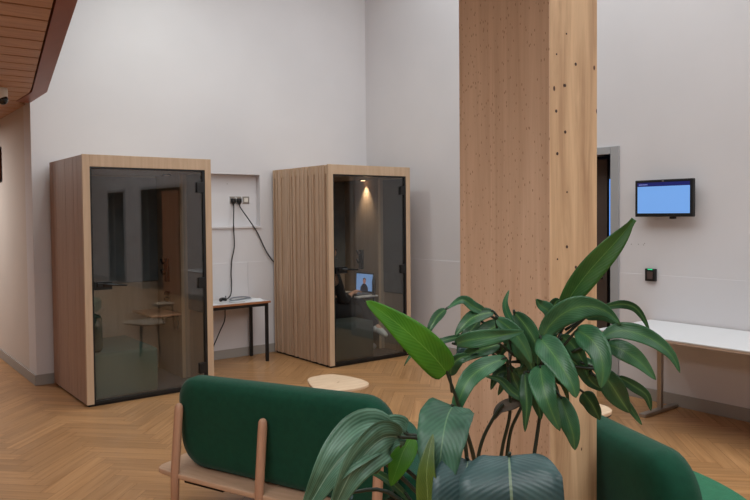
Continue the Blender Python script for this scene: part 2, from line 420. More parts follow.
    for z in (1.19, 1.08): tube(bm, [(wf-.01, ym+.145, z), (wf-.06, ym+.145, z-.02), (wf-.075, ym+.145, z+.03)], .012, 8)
    obj('coat_hook', bm, BLACKP, r)
    # bench and its back cushion
    sx1 = il+.63
    bm = bmesh.new(); box(bm, il+.015, sx1, -hd+.09, ib-.10, .03, seat_h)
    obj('bench_seat', bm, seatm, r, bevel=.035, seg=4)
    bm = bmesh.new(); box(bm, il+.03, il+.15, -hd+.14, ib-.12, seat_h+.003, seat_h+.34)
    obj('back_cushion', bm, SEATB if bkind == 'A' else seatm, r, bevel=.045, seg=4)
    # downlight
    lx, ly = ir-.095-.05, .06
    bm = bmesh.new(); cyl(bm, lx, ly, hm-.128, hm-.115, .04, 20); 
    dl = obj('downlight', bm, BLACK, r)
    bm = bmesh.new(); cyl(bm, lx, ly, hm-.131, hm-.128, .028, 16)
    obj('lamp_lens', bm, mat('booth_lamp_'+bkind, (255, 214, 170), .3, emit=(255, 200, 150), estr=(6 if bkind == 'B' else 0)), dl)
    return r
AX, AY, AW, AD = 1.753, 6.374, 1.187, 1.131
BX, BY, BW, BD = 4.262, 6.324, 1.147, 1.203
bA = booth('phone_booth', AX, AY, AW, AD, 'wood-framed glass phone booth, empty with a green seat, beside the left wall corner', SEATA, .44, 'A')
bB = booth('phone_booth', BX, BY, BW, BD, 'slat-sided wooden phone booth with a person inside on a laptop call', SEATG, .45, 'B')
def light(kind, loc, energy, col=(1, 1, 1), size=.1, size_y=None, rot=(0, 0, 0), spot=None, blend=.5, target=None, name='light'):
    l = bpy.data.lights.new(name, kind); l.energy = energy; l.color = col
    if kind == 'AREA':
        l.size = size
        if size_y: l.shape = 'RECTANGLE'; l.size_y = size_y
    else: l.shadow_soft_size = size
    if kind == 'SPOT': l.spot_size = spot; l.spot_blend = blend
    o = bpy.data.objects.new(name, l); C.objects.link(o); o.location = loc
    if target is not None: o.rotation_euler = (Vector(target)-Vector(loc)).to_track_quat('-Z', 'Y').to_euler()
    else: o.rotation_euler = rot
    return o
lx, ly = BX+BW/2+(BW/2-.045-.095-.05), BY+BD/2+.06
light('SPOT', (lx, ly, 2.066), 22, (1, .74, .48), .012, spot=math.radians(74), blend=1, target=(lx+.02, ly, .5), name='booth_downlight')

# ------------------------------------------------------------------ person in the right booth
def skin_obj(name, chain_pts, edges, radii, root, m, parent, sub=2):
    me = bpy.data.meshes.new(name); me.from_pydata([tuple(p) for p in chain_pts], edges, [])
    o = bpy.data.objects.new(name, me); C.objects.link(o); o.parent = parent; me.materials.append(m)
    o.modifiers.new('skin', 'SKIN')
    if not me.skin_vertices: me.attributes  # layer is made with the modifier
    for i, r in enumerate(radii):
        me.skin_vertices[0].data[i].radius = (r, r) if not isinstance(r, tuple) else r
        me.skin_vertices[0].data[i].use_root = (i == root)
    s = o.modifiers.new('sub', 'SUBSURF'); s.levels = sub; s.render_levels = sub
    o.modifiers['skin'].use_smooth_shade = True
    return o
def person():
    px, py = 4.58, 6.93
    r = thing('person', 'person in dark clothes seated in the right booth, hand reaching to the laptop', 'person', (px, py, .45))
    J = {}; E_ = []; 
    def v(n, x, y, z, rad): J[n] = (Vector((x, y, z)), rad)
    # facing +x, their right side is towards the glass (-y); z measured from the seat
    v('pelvis', 0, 0, .10, .125); v('waist', .01, 0, .27, .12); v('chest', .03, 0, .45, .135); v('neck0', .05, 0, .60, .065); v('neck', .07, 0, .66, .05)
    v('jaw', .10, 0, .72, .065); v('head', .095, 0, .80, .088); v('crown', .085, 0, .87, .062)
    E_ += [('pelvis', 'waist'), ('waist', 'chest'), ('chest', 'neck0'), ('neck0', 'neck'), ('neck', 'jaw'), ('jaw', 'head'), ('head', 'crown')]
    v('nose', .185, 0, .775, .014); E_.append(('head', 'nose'))
    for s in (-1, 1):
        k = 'R' if s < 0 else 'L'
        v('sh'+k, .04, s*.17, .54, .058)
        if s < 0: el, wr = (.19, -.14, .19), (.40, -.03, .262)
        else: el, wr = (.10, .24, .25), (.30, .16, .20)
        v('el'+k, *el, .045); v('wr'+k, *wr, .027)
        E_ += [('chest', 'sh'+k), ('sh'+k, 'el'+k), ('el'+k, 'wr'+k)]
        d = Vector((.93, .12, .30)).normalized() if s < 0 else Vector((.95, -.2, 0)).normalized()
        side = Vector((0, 1, .1)).normalized()
        w_ = Vector(wr); pm = w_+d*.045; v('pa'+k, *pm, .026); E_.append(('wr'+k, 'pa'+k)); 
        for f, (off, ln) in enumerate(((-.030, .060), (-.010, .072), (.010, .068), (.028, .054))):
            b = w_+d*.085+side*off; v('k%d%s' % (f, k), *b, .0095); E_.append(('pa'+k, 'k%d%s' % (f, k)))
            c = b+(d*.85+Vector((0, 0, -.35))).normalized()*ln*.5; e = c+(d*.6+Vector((0, 0, -.75))).normalized()*ln*.5
            v('m%d%s' % (f, k), *c, .0085); v('t%d%s' % (f, k), *e, .0075); E_ += [('k%d%s' % (f, k), 'm%d%s' % (f, k)), ('m%d%s' % (f, k), 't%d%s' % (f, k))]
        b = w_+d*.03+side*(.034*(-s)*-1 if s < 0 else -.034); v('th'+k, *b, .011); e = b+d*.045+side*(.012*(1 if s < 0 else -1)); v('tt'+k, *e, .009)
        E_ += [('wr'+k, 'th'+k), ('th'+k, 'tt'+k)]
        # legs: the left one is crossed over the right
        if s > 0: kn, an, toe = (.44, -.04, .21), (.53, -.30, -.10), (.57, -.42, -.19)
        else: kn, an, toe = (.45, -.12, .06), (.50, -.12, -.33), (.62, -.13, -.38)
        v('hip'+k, .06, s*.09, .08, .088); v('kn'+k, *kn, .062); v('an'+k, *an, .038); v('toe'+k, *toe, .034)
        E_ += [('pelvis', 'hip'+k), ('hip'+k, 'kn'+k), ('kn'+k, 'an'+k), ('an'+k, 'toe'+k)]
    names = list(J); idx = {n: i for i, n in enumerate(names)}
    skin_obj('body', [J[n][0] for n in names], [(idx[a], idx[b]) for a, b in E_], [J[n][1] for n in names], 0, SKIN, r)
    def cover(nm, ns, m, grow, tweak=None, root=0):
        ix = {n: i for i, n in enumerate(ns)}
        ed = [(ix[a], ix[b]) for a, b in E_ if a in ix and b in ix]
        pts = [J[n][0].copy() for n in ns]
        if tweak:
            for n, (a, t) in tweak.items(): pts[ix[n]] = J[a][0].lerp(J[n][0], t)
        return skin_obj(nm, pts, ed, [J[n][1]+grow for n in ns], root, m, r)
    cover('jumper', ['pelvis', 'waist', 'chest', 'neck0', 'shL', 'elL', 'wrL', 'shR', 'elR', 'wrR'], CLOTH, .016, {'wrR': ('elR', .66), 'wrL': ('elL', .85)})
    cover('trousers', ['pelvis', 'hipL', 'knL', 'anL', 'hipR', 'knR', 'anR'], TROUS, .018, {'anL': ('knL', 1.1), 'anR': ('knR', 1.04)})
    for k in 'LR':
        a, t = J['an'+k][0], J['toe'+k][0]; d = (t-a).normalized()
        bm = bmesh.new(); tube(bm, cr([a+Vector((-.03, 0, -.035)), a+d*.03+Vector((0, 0, -.025)), a.lerp(t, .6)+Vector((0, 0, -.01)), t+d*.05], 4), [.036, .043, .046, .046, .045, .044, .043, .043, .042, .041, .038, .032, .018], 12)
        obj('trainer', bm, mat('white_trainer_'+k, (206, 204, 198), .6), r, smooth=True)
    bm = bmesh.new(); bmesh.ops.create_uvsphere(bm, u_segments=20, v_segments=14, radius=.1)
    for q in bm.verts:
        q.co = Vector((q.co.x*1.02-.012+.085, q.co.y*.92, q.co.z*.95+.835))
    dl = [q for q in bm.verts if (q.co.x > .13 and q.co.z < .87) or q.co.z < .76]; bmesh.ops.delete(bm, geom=dl, context='VERTS')
    o = obj('hair', bm, HAIR, r, smooth=True); s = o.modifiers.new('thick', 'SOLIDIFY'); s.thickness = .01
    for s in (-1, 1):
        bm = bmesh.new(); bmesh.ops.create_uvsphere(bm, u_segments=10, v_segments=8, radius=.011)
        obj('eye', bm, mat('eye', (30, 26, 24), .3), r, smooth=True, loc=(.168, s*.03, .795))
        bm = bmesh.new(); bmesh.ops.create_uvsphere(bm, u_segments=10, v_segments=8, radius=.02)
        for q in bm.verts: q.co = Vector((q.co.x*.9, q.co.y*.4, q.co.z*1.5))
        obj('ear', bm, SKIN, r, smooth=True, loc=(.09, s*.088, .79))
    bm = bmesh.new(); box(bm, -.004, .004, -.022, .022, -.004, .004); obj('mouth', bm, mat('lips', (160, 90, 84), .5), r, loc=(.166, 0, .735), bevel=.003)
person()
# laptop on the booth shelf, screen turned to the person
def laptop():
    r = thing('laptop', 'open laptop on the shelf in the right booth, video call on its screen', 'laptop', (5.232, 7.0, .6845), math.radians(3))
    obj('keyboard_base', bx(-.23, 0, -.16, .16, 0, .016), mat('laptop_grey', (120, 122, 126), .4, metal=.5), r, bevel=.004)
    a = math.radians(3); M = Matrix.Translation((.0, 0, .018)) @ Matrix.Rotation(a, 4, 'Y')
    lid = obj('screen_lid', bx(0, .008, -.17, .17, 0, .235, M=M), BLACKP, r, bevel=.003)
    scr = mat('call_screen', (150, 180, 220), .3, emit=(120, 160, 215), estr=.55)
    obj('display', bx(-.0015, 0, -.155, .155, .015, .222, M=M), scr, lid)
    bm = bmesh.new()      # the caller: head and dark shoulders
    M2 = M @ Matrix.Translation((-.002, 0, 0))
    def disc(cy, cz, ry, rz, mi, x=0):
        vs = [bm.verts.new(M2 @ Vector((x, cy+ry*math.cos(t*PI/8), cz+rz*math.sin(t*PI/8)))) for t in range(16)]
        f = bm.faces.new(vs); f.material_index = mi
    disc(.0, .13, .026, .036, 1, -.0004); disc(.0, .148, .03, .028, 2, -.0002); 
    vs = [bm.verts.new(M2 @ Vector((-.0006, a_, b_))) for a_, b_ in ((-.075, .016), (.075, .016), (.07, .06), (.03, .1), (-.03, .1), (-.07, .06))]
    bm.faces.new(vs)
    obj('caller_picture', bm, [mat('screen_dark', (20, 24, 40), .4, emit=(20, 24, 40), estr=.5), mat('screen_face', (190, 130, 110), .4, emit=(190, 130, 110), estr=.4), mat('screen_hair', (40, 30, 30), .4, emit=(40, 30, 30), estr=.4)], lid)
laptop()
# dark bottle standing by the laptop
bm = bmesh.new(); tube(bm, [(0, 0, 0), (0, 0, .15), (0, 0, .18), (0, 0, .20), (0, 0, .235)], [.022, .022, .020, .012, .012], 16)
o = obj('bottle', bm, mat('bottle_grey', (58, 60, 62), .35), None, smooth=False, loc=(5.22, 6.79, .6845)); tag(o, 'slim dark bottle on the booth shelf, right of the laptop', 'bottle')

# ------------------------------------------------------------------ desk between the booths and what is on it
r = thing('desk', 'narrow wood-edged desk with black legs between the two booths', 'desk', (3.5, 7.31, 0))
bm = bmesh.new(); box(bm, 3.02-3.5, 3.97-3.5, 7.08-7.31, 7.54-7.31, .667, .69); obj('desk_top', bm, wood('desk_edge', (150, 96, 62), (176, 118, 80), (2, 20, 20), .5), r, bevel=.003)
bm = bmesh.new(); box(bm, 3.03-3.5, 3.96-3.5, 7.09-7.31, 7.53-7.31, .690, .692); obj('laminate_surface', bm, mat('desk_laminate', (198, 196, 196), .4), r)
for x in (3.06, 3.935):
    for y in (7.12, 7.50): obj('leg', bx(x-.016-3.5, x+.016-3.5, y-.016-7.31, y+.016-7.31, 0, .667), BLACK, r, bevel=.002)
bm = bmesh.new()
for y in (7.12, 7.50): box(bm, 3.076-3.5, 3.919-3.5, y-.012-7.31, y+.012-7.31, .632, .667)
for x in (3.06, 3.935): box(bm, x-.012-3.5, x+.012-3.5, 7.136-7.31, 7.484-7.31, .632, .667)
obj('apron_rail', bm, BLACK, r)
def sheet(x, y, rz, w, l, label, z=.6925, th=.002):
    bm = bx(-w/2, w/2, -l/2, l/2, 0, th); o = obj('paper_sheet', bm, PAPER, None, loc=(x, y, z)); o.rotation_euler = (0, 0, rz); tag(o, label, 'paper', 'papers on the desk'); return o
sheet(3.24, 7.24, .15, .21, .297, 'white paper lying nearest the left booth on the narrow desk')
sheet(3.84, 7.26, -.35, .21, .297, 'white paper near the right end of the narrow desk')
r = thing('desk_lamp_ring', 'grey flat device with a looped rim on the desk between booths', 'device', (3.68, 7.28, .693), .3)
r.name = 'network_device'
bm = bmesh.new(); prism(bm, cr([(-.15, -.05, 0), (-.05, -.08, 0), (.1, -.07, 0), (.17, -.02, 0), (.12, .06, 0), (-.02, .08, 0), (-.13, .04, 0)], 4, True), 0, .018)
obj('casing', bm, mat('device_white', (205, 208, 212), .4), r, bevel=.004)
bm = bmesh.new(); tube(bm, cr([(-.14, -.04, .024), (-.05, -.07, .028), (.09, -.055, .03), (.15, -.01, .026), (.1, .05, .034), (-.02, .065, .036), (-.12, .03, .028), (-.14, -.04, .024)], 5), .008, 8)
obj('rim', bm, mat('device_grey', (120, 124, 130), .4), r)
bm = bmesh.new(); tube(bm, cr([(3.49, 7.36, .705), (3.50, 7.39, .712), (3.54, 7.41, .715), (3.58, 7.40, .706)], 5), [.012]+[.018]*14+[.012], 10)
o = obj('adapter_plug', bm, BLACKP, None); tag(o, 'small black adapter block on the desk beside the grey device', 'adapter')
# sockets in the recess
YR = YB+RD
r = thing('wall_socket', 'steel double wall socket with two black plugs in the wall recess', 'socket', (3.832, YR, 1.842))
obj('face_plate', bx(-.073, .073, -.010, 0, -.043, .043), CHROME, r, bevel=.003)
obj('switch_rocker', bx(-.012, -.002, -.014, -.010, .012, .032), WHITEP, r); obj('switch_rocker', bx(.004, .014, -.014, -.010, .012, .032), WHITEP, r)
for i, (x, lab) in enumerate(((3.794, 'left black plug in the steel double socket'), (3.870, 'right black plug in the steel double socket'))):
    bm = bmesh.new(); box(bm, -.025, .025, -.035, 0, -.026, .026); box(bm, -.014, .014, -.03, -.006, -.045, -.026)
    o = obj('plug', bm, BLACKP, None, loc=(x, YR-.0105, 1.834), bevel=.006, seg=3); tag(o, lab, 'plug', 'plugs in the double socket')
r = thing('light_switch', 'square grey and white switch right of the double socket', 'switch', (3.968, YR, 1.842))
obj('face_plate', bx(-.043, .043, -.008, 0, -.043, .043), CHROME, r, bevel=.003); obj('insert', bx(-.027, .027, -.012, -.008, -.024, .026), CREAM, r, bevel=.002)
bm = bmesh.new()
for x, z in ((3.51, 1.665), (3.73, 2.03)): cylx(bm, (x, YR+.001, z), (x, YR-.003, z), .006, 8)
tag(obj('screw_head', bm, SKIRT, None), 'small screw marks on the recess panel around the sockets', 'screws', kind='stuff')
def cable(pts, label, rad=.007, n=6):
    bm = bmesh.new(); tube(bm, cr(pts, n), rad, 8); o = obj('power_cable', bm, mat('cable', (34, 32, 32), .5), None); tag(o, label, 'cable', 'black power cables'); return o
cable([(3.794, YR-.03, 1.79), (3.785, YR-.05, 1.72), (3.745, YB-.03, 1.55), (3.75, YB-.03, 1.30), (3.715, YB-.035, 1.15), (3.70, YB-.04, 1.0), (3.70, YB-.045, .86), (3.66, 7.46, .75), (3.60, 7.42, .712)],
      'black cable hanging from the left plug straight down to the desk')
cable([(3.870, YR-.03, 1.79), (3.88, YR-.05, 1.74), (3.95, YB-.03, 1.60), (4.06, YB-.02, 1.45), (4.14, YB-.03, 1.28), (4.20, YB-.03, 1.18), (4.27, YB-.02, 1.10), (4.33, YB-.015, 1.06)],
      'black cable sloping from the right plug to behind the right booth')
cable([(3.64, 7.55, .73), (3.639, 7.552, .68), (3.606, 7.50, .597), (3.575, 7.45, .467), (3.492, 7.40, .356), (3.37, 7.30, .226), (3.24, 7.2, .10), (3.05, 7.15, .012)],
      'black cable dangling under the desk towards the left booth')

# ------------------------------------------------------------------ right wall: screen, reader, table
r = thing('wall_monitor', 'black-framed screen with a plain blue picture on the right wall', 'monitor', (XR, 3.267, 1.774))
Mt = Matrix.Translation((-.075, 0, 0))
obj('bezel', bx(-.03, .012, -.262, .262, -.158, .158, M=Mt), BLACKP, r, bevel=.006)
sc = obj('display', bx(-.0315, -.030, -.237, .237, -.128, .102, M=Mt), mat('screen_blue', (90, 140, 205), .3, emit=(104, 144, 198), estr=.72), r)
obj('title_bar', bx(-.0322, -.0315, -.237, .237, .102, .135, M=Mt), mat('screen_navy', (22, 28, 84), .3, emit=(22, 28, 84), estr=.7), r)
bm = bmesh.new()
for k in range(7): box(bm, -.0328, -.0322, .215-k*.012, .223-k*.012, .114, .122, M=Mt)
obj('title_text', bm, mat('title_light', (120, 130, 190), .4, emit=(120, 130, 190), estr=.6), r)
obj('webcam', bx(-.034, -.028, -.008, .008, .140, .150, M=Mt), CHROME, r)
bm = bmesh.new(); box(bm, -.05, -.012, -.07, -.025, -.176, -.156); obj('sensor', bm, BLACKP, r, bevel=.004)
bm = bmesh.new(); box(bm, -.063, -.01, -.1, .1, -.1, .1); box(bm, -.012, 0, -.14, .14, -.12, .12); obj('wall_bracket', bm, BLACK, r)
r = thing('card_reader', 'small black card reader with a green light on the right wall', 'card reader', (XR, 3.43, 1.108))
obj('case', bx(-.03, 0, -.05, .05, -.055, .055), BLACKP, r, bevel=.006, seg=3)
obj('keypad', bx(-.032, -.03, -.026, .026, -.035, .03), mat('reader_pad', (78, 62, 60), .5), r, bevel=.003)
obj('indicator_light', bx(-.0315, -.026, -.022, .022, .046, .0535), mat('reader_led', (40, 200, 130), .4, emit=(40, 200, 130), estr=.9), r)
bm = bmesh.new()
for y, z in ((3.63, 1.37), (3.56, 1.372), (3.51, 1.368), (3.50, 1.38)): cylx(bm, (XR+.001, y, z), (XR-.002, y, z), .005, 8)
tag(obj('screw_hole', bm, mat('hole_grey', (168, 162, 160), .8), None), 'faint filled screw holes in the wall under the blue screen', 'marks', kind='stuff')
r = thing('wall_table', 'long white table standing against the right wall below the screen', 'table', (5.28, 2.0, 0))
TX0, TX1, TY0, TY1, TZ = 4.885, 5.69, .9, 3.43, .718
obj('table_top', bx(TX0-5.28, TX1-5.28, TY0-2, TY1-2, TZ-.012, TZ), WHITET, r, bevel=.003)
obj('edge_board', bx(TX0-5.278, TX1-5.282, TY0-1.998, TY1-2.002, TZ-.026, TZ-.012), mat('board_edge', (186, 164, 146), .6), r)
for y in (3.19, 1.2):
    l = obj('leg', bx(5.42-5.28, 5.46-5.28, y-.02-2, y+.02-2, .03, TZ-.026), CHROME, r, bevel=.006)
    obj('foot', bx(5.17-5.28, 5.675-5.28, y-.03-2, y+.03-2, 0, .03), CHROME, l, bevel=.006)
    obj('support_arm', bx(5.05-5.28, 5.6-5.28, y-.02-2, y+.02-2, TZ-.06, TZ-.026), CHROME, l, bevel=.004)
obj('cross_rail', bx(5.425-5.28, 5.455-5.28, 1.23-2, 3.16-2, TZ-.1, TZ-.06), CHROME, r)
# far left wall: fitting and security camera
r = thing('wall_lamp', 'dark wood wall fitting at the far left edge on the corridor wall', 'wall lamp', (XC, 9.14, 2.27))
obj('body', bx(-.07, 0, -.08, .12, -.17, .17), CEDARE, r, bevel=.008); obj('back_plate', bx(-.0, .001, -.12, .16, -.2, .2), CEDAR, r)
r = thing('security_camera', 'white dome security camera under the wooden slatted ceiling', 'security camera', (1.215, 6.86, SZ+.004))
bm = bmesh.new(); tube(bm, [(0, 0, 0), (0, 0, -.02), (0, 0, -.085), (0, 0, -.1)], [.062, .066, .066, .056], 24); obj('housing', bm, WHITEP, r, bevel=.004)
bm = bmesh.new(); bmesh.ops.create_uvsphere(bm, u_segments=20, v_segments=12, radius=.045)
obj('lens_dome', bm, mat('dome_dark', (24, 26, 30), .1), r, smooth=True, loc=(.02, -.02, -.10))

# ------------------------------------------------------------------ coffee tables
def coffee_table(outline, label, z=.4):
    cxm = sum(p[0] for p in outline)/len(outline); cym = sum(p[1] for p in outline)/len(outline)
    r = thing('coffee_table', label, 'coffee table', (cxm, cym, 0), 0, 'pale coffee tables')
    pts = [(p.x-cxm, p.y-cym) for p in cr([(a, b, 0) for a, b in outline], 6, True)]
    bm = bmesh.new(); prism(bm, pts, z-.024, z); top = obj('table_top', bm, ASHT, r, bevel=.006, seg=3)
    xs = [p[0] for p in pts]
    a = .62; ca, sa = math.cos(a), math.sin(a)
    def inside(x, y):
        c = False; n = len(pts)
        for i in range(n):
            (x1, y1), (x2, y2) = pts[i], pts[(i+1) % n]
            if (y1 > y) != (y2 > y) and x < (x2-x1)*(y-y1)/(y2-y1)+x1: c = not c
        return c
    bm = bmesh.new(); ts = [t/100 for t in range(-60, 61) if all(inside(-sa*t/1+off*ca, ca*t/1+off*sa) for off in (-.03, .03))]
    if ts:
        t0, t1 = ts[0]+.005, ts[-1]-.005
        P = [(-sa*t+o*ca, ca*t+o*sa) for t, o in ((t0, -.02), (t0, .02), (t1, .02), (t1, -.02))]
        prism(bm, P, z, z+.0006); obj('inlay_stripe', bm, ASHT2, top)
    for k in range(3):
        an = k*2*PI/3+.4; x, y = .12*math.cos(an), .12*math.sin(an)
        bm = bmesh.new(); tube(bm, [(x, y, z-.024), (x*1.25, y*1.25, 0)], [.013, .010], 12); obj('leg', bm, BLACK, r)
    bm = bmesh.new(); cyl(bm, 0, 0, z-.032, z-.024, .15, 24); obj('mounting_plate', bm, BLACK, r)
    return r
def Z(px, py, z):
    d = RR*((px-375)/F_PX) + UU*((CY-py)/F_PX) + fw; t = (z-CAMH)/d.z; p = CAM+d*t; return (p.x, p.y)
coffee_table([Z(*p, .4) for p in ((307.5, 379), (318, 375.5), (332, 374), (350, 376.3), (364, 380), (369, 383.5), (361, 387), (343, 389.8), (325, 390.2), (314, 388))],
             'pale wooden coffee table with rounded top behind the green sofa, near the right booth')
o2 = Z(604, 407, .4)
coffee_table([(o2[0]+dx*.8-.115, o2[1]+dy*.8+.055) for dx, dy in ((-.16, .02), (-.1, .15), (.04, .19), (.17, .12), (.2, -.02), (.12, -.16), (-.04, -.19), (-.14, -.12))],
             'pale round coffee table seen between the wooden column and the white wall table')

# ------------------------------------------------------------------ sofas
def sofa(P0, T, label, depth=1.0, seatmat=GREEN):
    """x runs along the back, y from the back towards the seat"""
    ang = math.atan2(T[1], T[0])
    r = thing('sofa', label, 'sofa', (P0[0], P0[1], 0), ang, 'green sofas')
    k = depth
    outl = [(-.10, .02), (-.09, -.07), (-.02, -.11), (.3, -.118), (.7, -.118), (1.1, -.118), (1.36, -.115), (1.435, -.07), (1.45, .02), (1.42, .2*k), (1.31, .45*k), (1.15, .71*k), (1.0, .92*k), (.84, 1.02*k), (.64, 1.05*k),
            (.44, 1.02*k), (.28, .92*k), (.13, .7*k), (-.02, .42*k), (-.12, .2*k)]
    pts = [(p.x, p.y) for p in cr([(a, b, 0) for a, b in outl], 5, True)]
    bm = bmesh.new(); prism(bm, pts, .270, .298); obj('base_board', bm, wood('ash_base', (182, 146, 118), (206, 172, 144), (3, 24, 20), .5), r, bevel=.006, seg=3)
    # seat cushion
    cx, cy = .65, .45*k
    ins = [(cx+(x-cx)*.93, max(.14, cy+(y-cy)*.93)) for x, y in pts]
    ins = [p for i, p in enumerate(ins) if i == 0 or (Vector(p)-Vector(ins[i-1])).length > .012]
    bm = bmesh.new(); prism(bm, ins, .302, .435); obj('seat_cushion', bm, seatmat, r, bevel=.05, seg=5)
    # backrest: a plump pill, leaning slightly back
    bm = bmesh.new(); ol = []
    s0, s1, z0, z1 = 0.005, 1.315, .298, .792
    def arc(cx_, cz_, rr, a0, a1, n=7): return [(cx_+rr*math.cos(a0+(a1-a0)*i/n), cz_+rr*math.sin(a0+(a1-a0)*i/n)) for i in range(n+1)]
    rt, rb = .15, .14
    ol += arc(s1-rt, z1-rt, rt, 0, PI/2); ol += arc(s0+rt*.75, z1-rt*.75, rt*.75, PI/2, PI); ol += arc(s0+rb, z0+rb, rb, PI, 1.5*PI); ol += arc(s1-rb, z0+rb, rb, 1.5*PI, 2*PI)
    ol = [(a, b+.03*a/1.3*(b-z0)/(z1-z0)) for a, b in ol]
    mz = (z0+z1)/2; mx_ = (s0+s1)/2
    def ring(off, sc):
        o = []
        for a, b in ol:
            # move each outline point inwards by (1-sc)
            dx, dz = a-mx_, b-mz; q = 1-sc
            o.append(bm.verts.new((mx_+math.copysign(max(abs(dx)-q, 0), dx), off+(.035*(z1-b)/(z1-z0)), mz+math.copysign(max(abs(dz)-q, 0), dz))))
        return o
    T_ = .17
    prof = [(-.055+.0, .90), (-.052, .95), (-.035, .985), (-.01, .998), (.05, 1.0), (.09, .99), (.112, .96), (.12, .90)]
    rings = [ring(o, s) for o, s in prof]
    n = len(ol)
    for a, b in zip(rings, rings[1:]):
        for i in range(n):
            try: bm.faces.new((a[i], a[(i+1) % n], b[(i+1) % n], b[i]))
            except ValueError: pass
    bm.faces.new(rings[0]); bm.faces.new(list(reversed(rings[-1])))
    obj('backrest', bm, GREEN, r, smooth=True)
    for s in (.075, .65, 1.315):
        bm = bmesh.new(); pr = []
        tube(bm, [(s, -.125, 0), (s, -.118, .3), (s, -.085, .62), (s, -.083, .648), (s, -.082, .660), (s, -.082, .664)], [.021, .023, .023, .021, .015, .006], 16)
        obj('back_post', bm, ASH, r, smooth=False)
    for x, y in ((.3, .72*k), (1.0, .72*k)):
        bm = bmesh.new(); tube(bm, [(x, y, 0), (x, y, .27)], [.018, .024], 14); obj('leg', bm, ASH, r)
    bm = bmesh.new(); box(bm, .02, 1.28, .10, .16, .20, .27); box(bm, .02, .3, .0, .5*k, .2, .27); box(bm, 1.0, 1.28, .0, .5*k, .2, .27); obj('under_shadow', bm, RUBBER, r)  # dark blocks put in for the shadow under the seat
    return r
d_ = Vector((.3637, -.9315))
sofa((1.51, 3.71), d_, 'green upholstered sofa seen from behind, wooden posts, left of the column', seatmat=GREEN)
d2_ = Vector((-.42, -.907)).normalized(); e2 = Vector((2.205, 1.165))
s2 = e2 - d2_*1.40
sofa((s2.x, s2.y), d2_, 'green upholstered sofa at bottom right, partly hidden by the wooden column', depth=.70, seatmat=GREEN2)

# ------------------------------------------------------------------ timber column
dC = 2.6
x0, y0 = .783*dC, .623*dC; x1, y1 = .8914*dC, .7965*dC
r = thing('timber_column', 'tall column of light wood rising behind the potted plants', 'column', ((x0+x1)/2, (y0+y1)/2, 0))
hx, hy = (x1-x0)/2, (y1-y0)/2
obj('cladding_board', bx(-hx, -hx+.004, -hy, hy, 0, ZC-.002), BEECH, r, bevel=.0015)
obj('cladding_board', bx(-hx+.004, hx, -hy, -hy+.0295, 0, ZC-.002), SPRUCE, r, bevel=.0015)
obj('cladding_board', bx(-hx+.004, hx, hy-.03, hy, 0, ZC-.002), SPRUCE, r, bevel=.0015)
obj('cladding_board', bx(hx-.03, hx, -hy+.03, hy-.03, 0, ZC-.002), BEECH, r, bevel=.0015)
bm = bmesh.new()
rr = random.Random(3)
for z in [.9+.19*i for i in range(18)]:
    for fx in (.10, .40, .62):
        if rr.random() < .8:
            xx = -hx+.01+(2*hx-.06)*fx+rr.uniform(-.014, .014); zz = z+rr.uniform(-.03, .03)+(.08 if fx == .4 else 0)
            cylx(bm, (xx, -hy+.001, zz), (xx, -hy-.0012, zz), rr.choice((.0035, .005, .006)), 8)
tag(obj('nail_heads', bm, mat('nail_dark', (56, 34, 24), .6), r), kind='stuff')

# ------------------------------------------------------------------ plants
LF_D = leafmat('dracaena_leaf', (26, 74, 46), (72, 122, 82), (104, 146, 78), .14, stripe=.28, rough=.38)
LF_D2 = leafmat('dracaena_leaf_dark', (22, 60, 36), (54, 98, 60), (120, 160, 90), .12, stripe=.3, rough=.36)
LF_B = leafmat('bright_leaf', (54, 116, 20), (82, 144, 34), (120, 170, 70), .3, rough=.45)  # lighter green has the backlighting put into the colour
LF_P = leafmat('lily_leaf', (26, 62, 44), (64, 104, 80), (96, 128, 92), .12, rough=.5)
LF_Y = leafmat('olive_leaf', (44, 70, 26), (96, 116, 44), (140, 160, 96), .25, rough=.4)
LF_W = leafmat('wrinkled_leaf', (28, 62, 38), (82, 116, 94), (140, 162, 142), .12, rough=.5, longi=True)
LF_Q = leafmat('dark_glossy_leaf', (28, 50, 52), (56, 82, 80), (120, 138, 108), .06, rough=.45)
LF_X = leafmat('withered_leaf', (48, 40, 32), (84, 72, 58), (90, 80, 60), .05, rough=.7)
STALK = mat('dark_stalk', (20, 34, 20), .5); STALKG = mat('green_stalk', (34, 62, 30), .5)
def shape(kind, t):
    if kind == 'lance': return max(0, math.sin(PI*min(1, t**.72)))**.9
    if kind == 'trap': return .52+.48*min(1, t/.4)**.8
    if kind == 'broad': return max(0, math.sin(PI*(t**.55)))**.7
    if kind == 'square': return min(1, (t/.05+.05))**.5*(max(0, 1-t**4))**.5
    if kind == 'strap': return min(1, t/.25+.12)**.7*max(0, 1-t**2.3)**.9
    return 1
ROOTS = {}
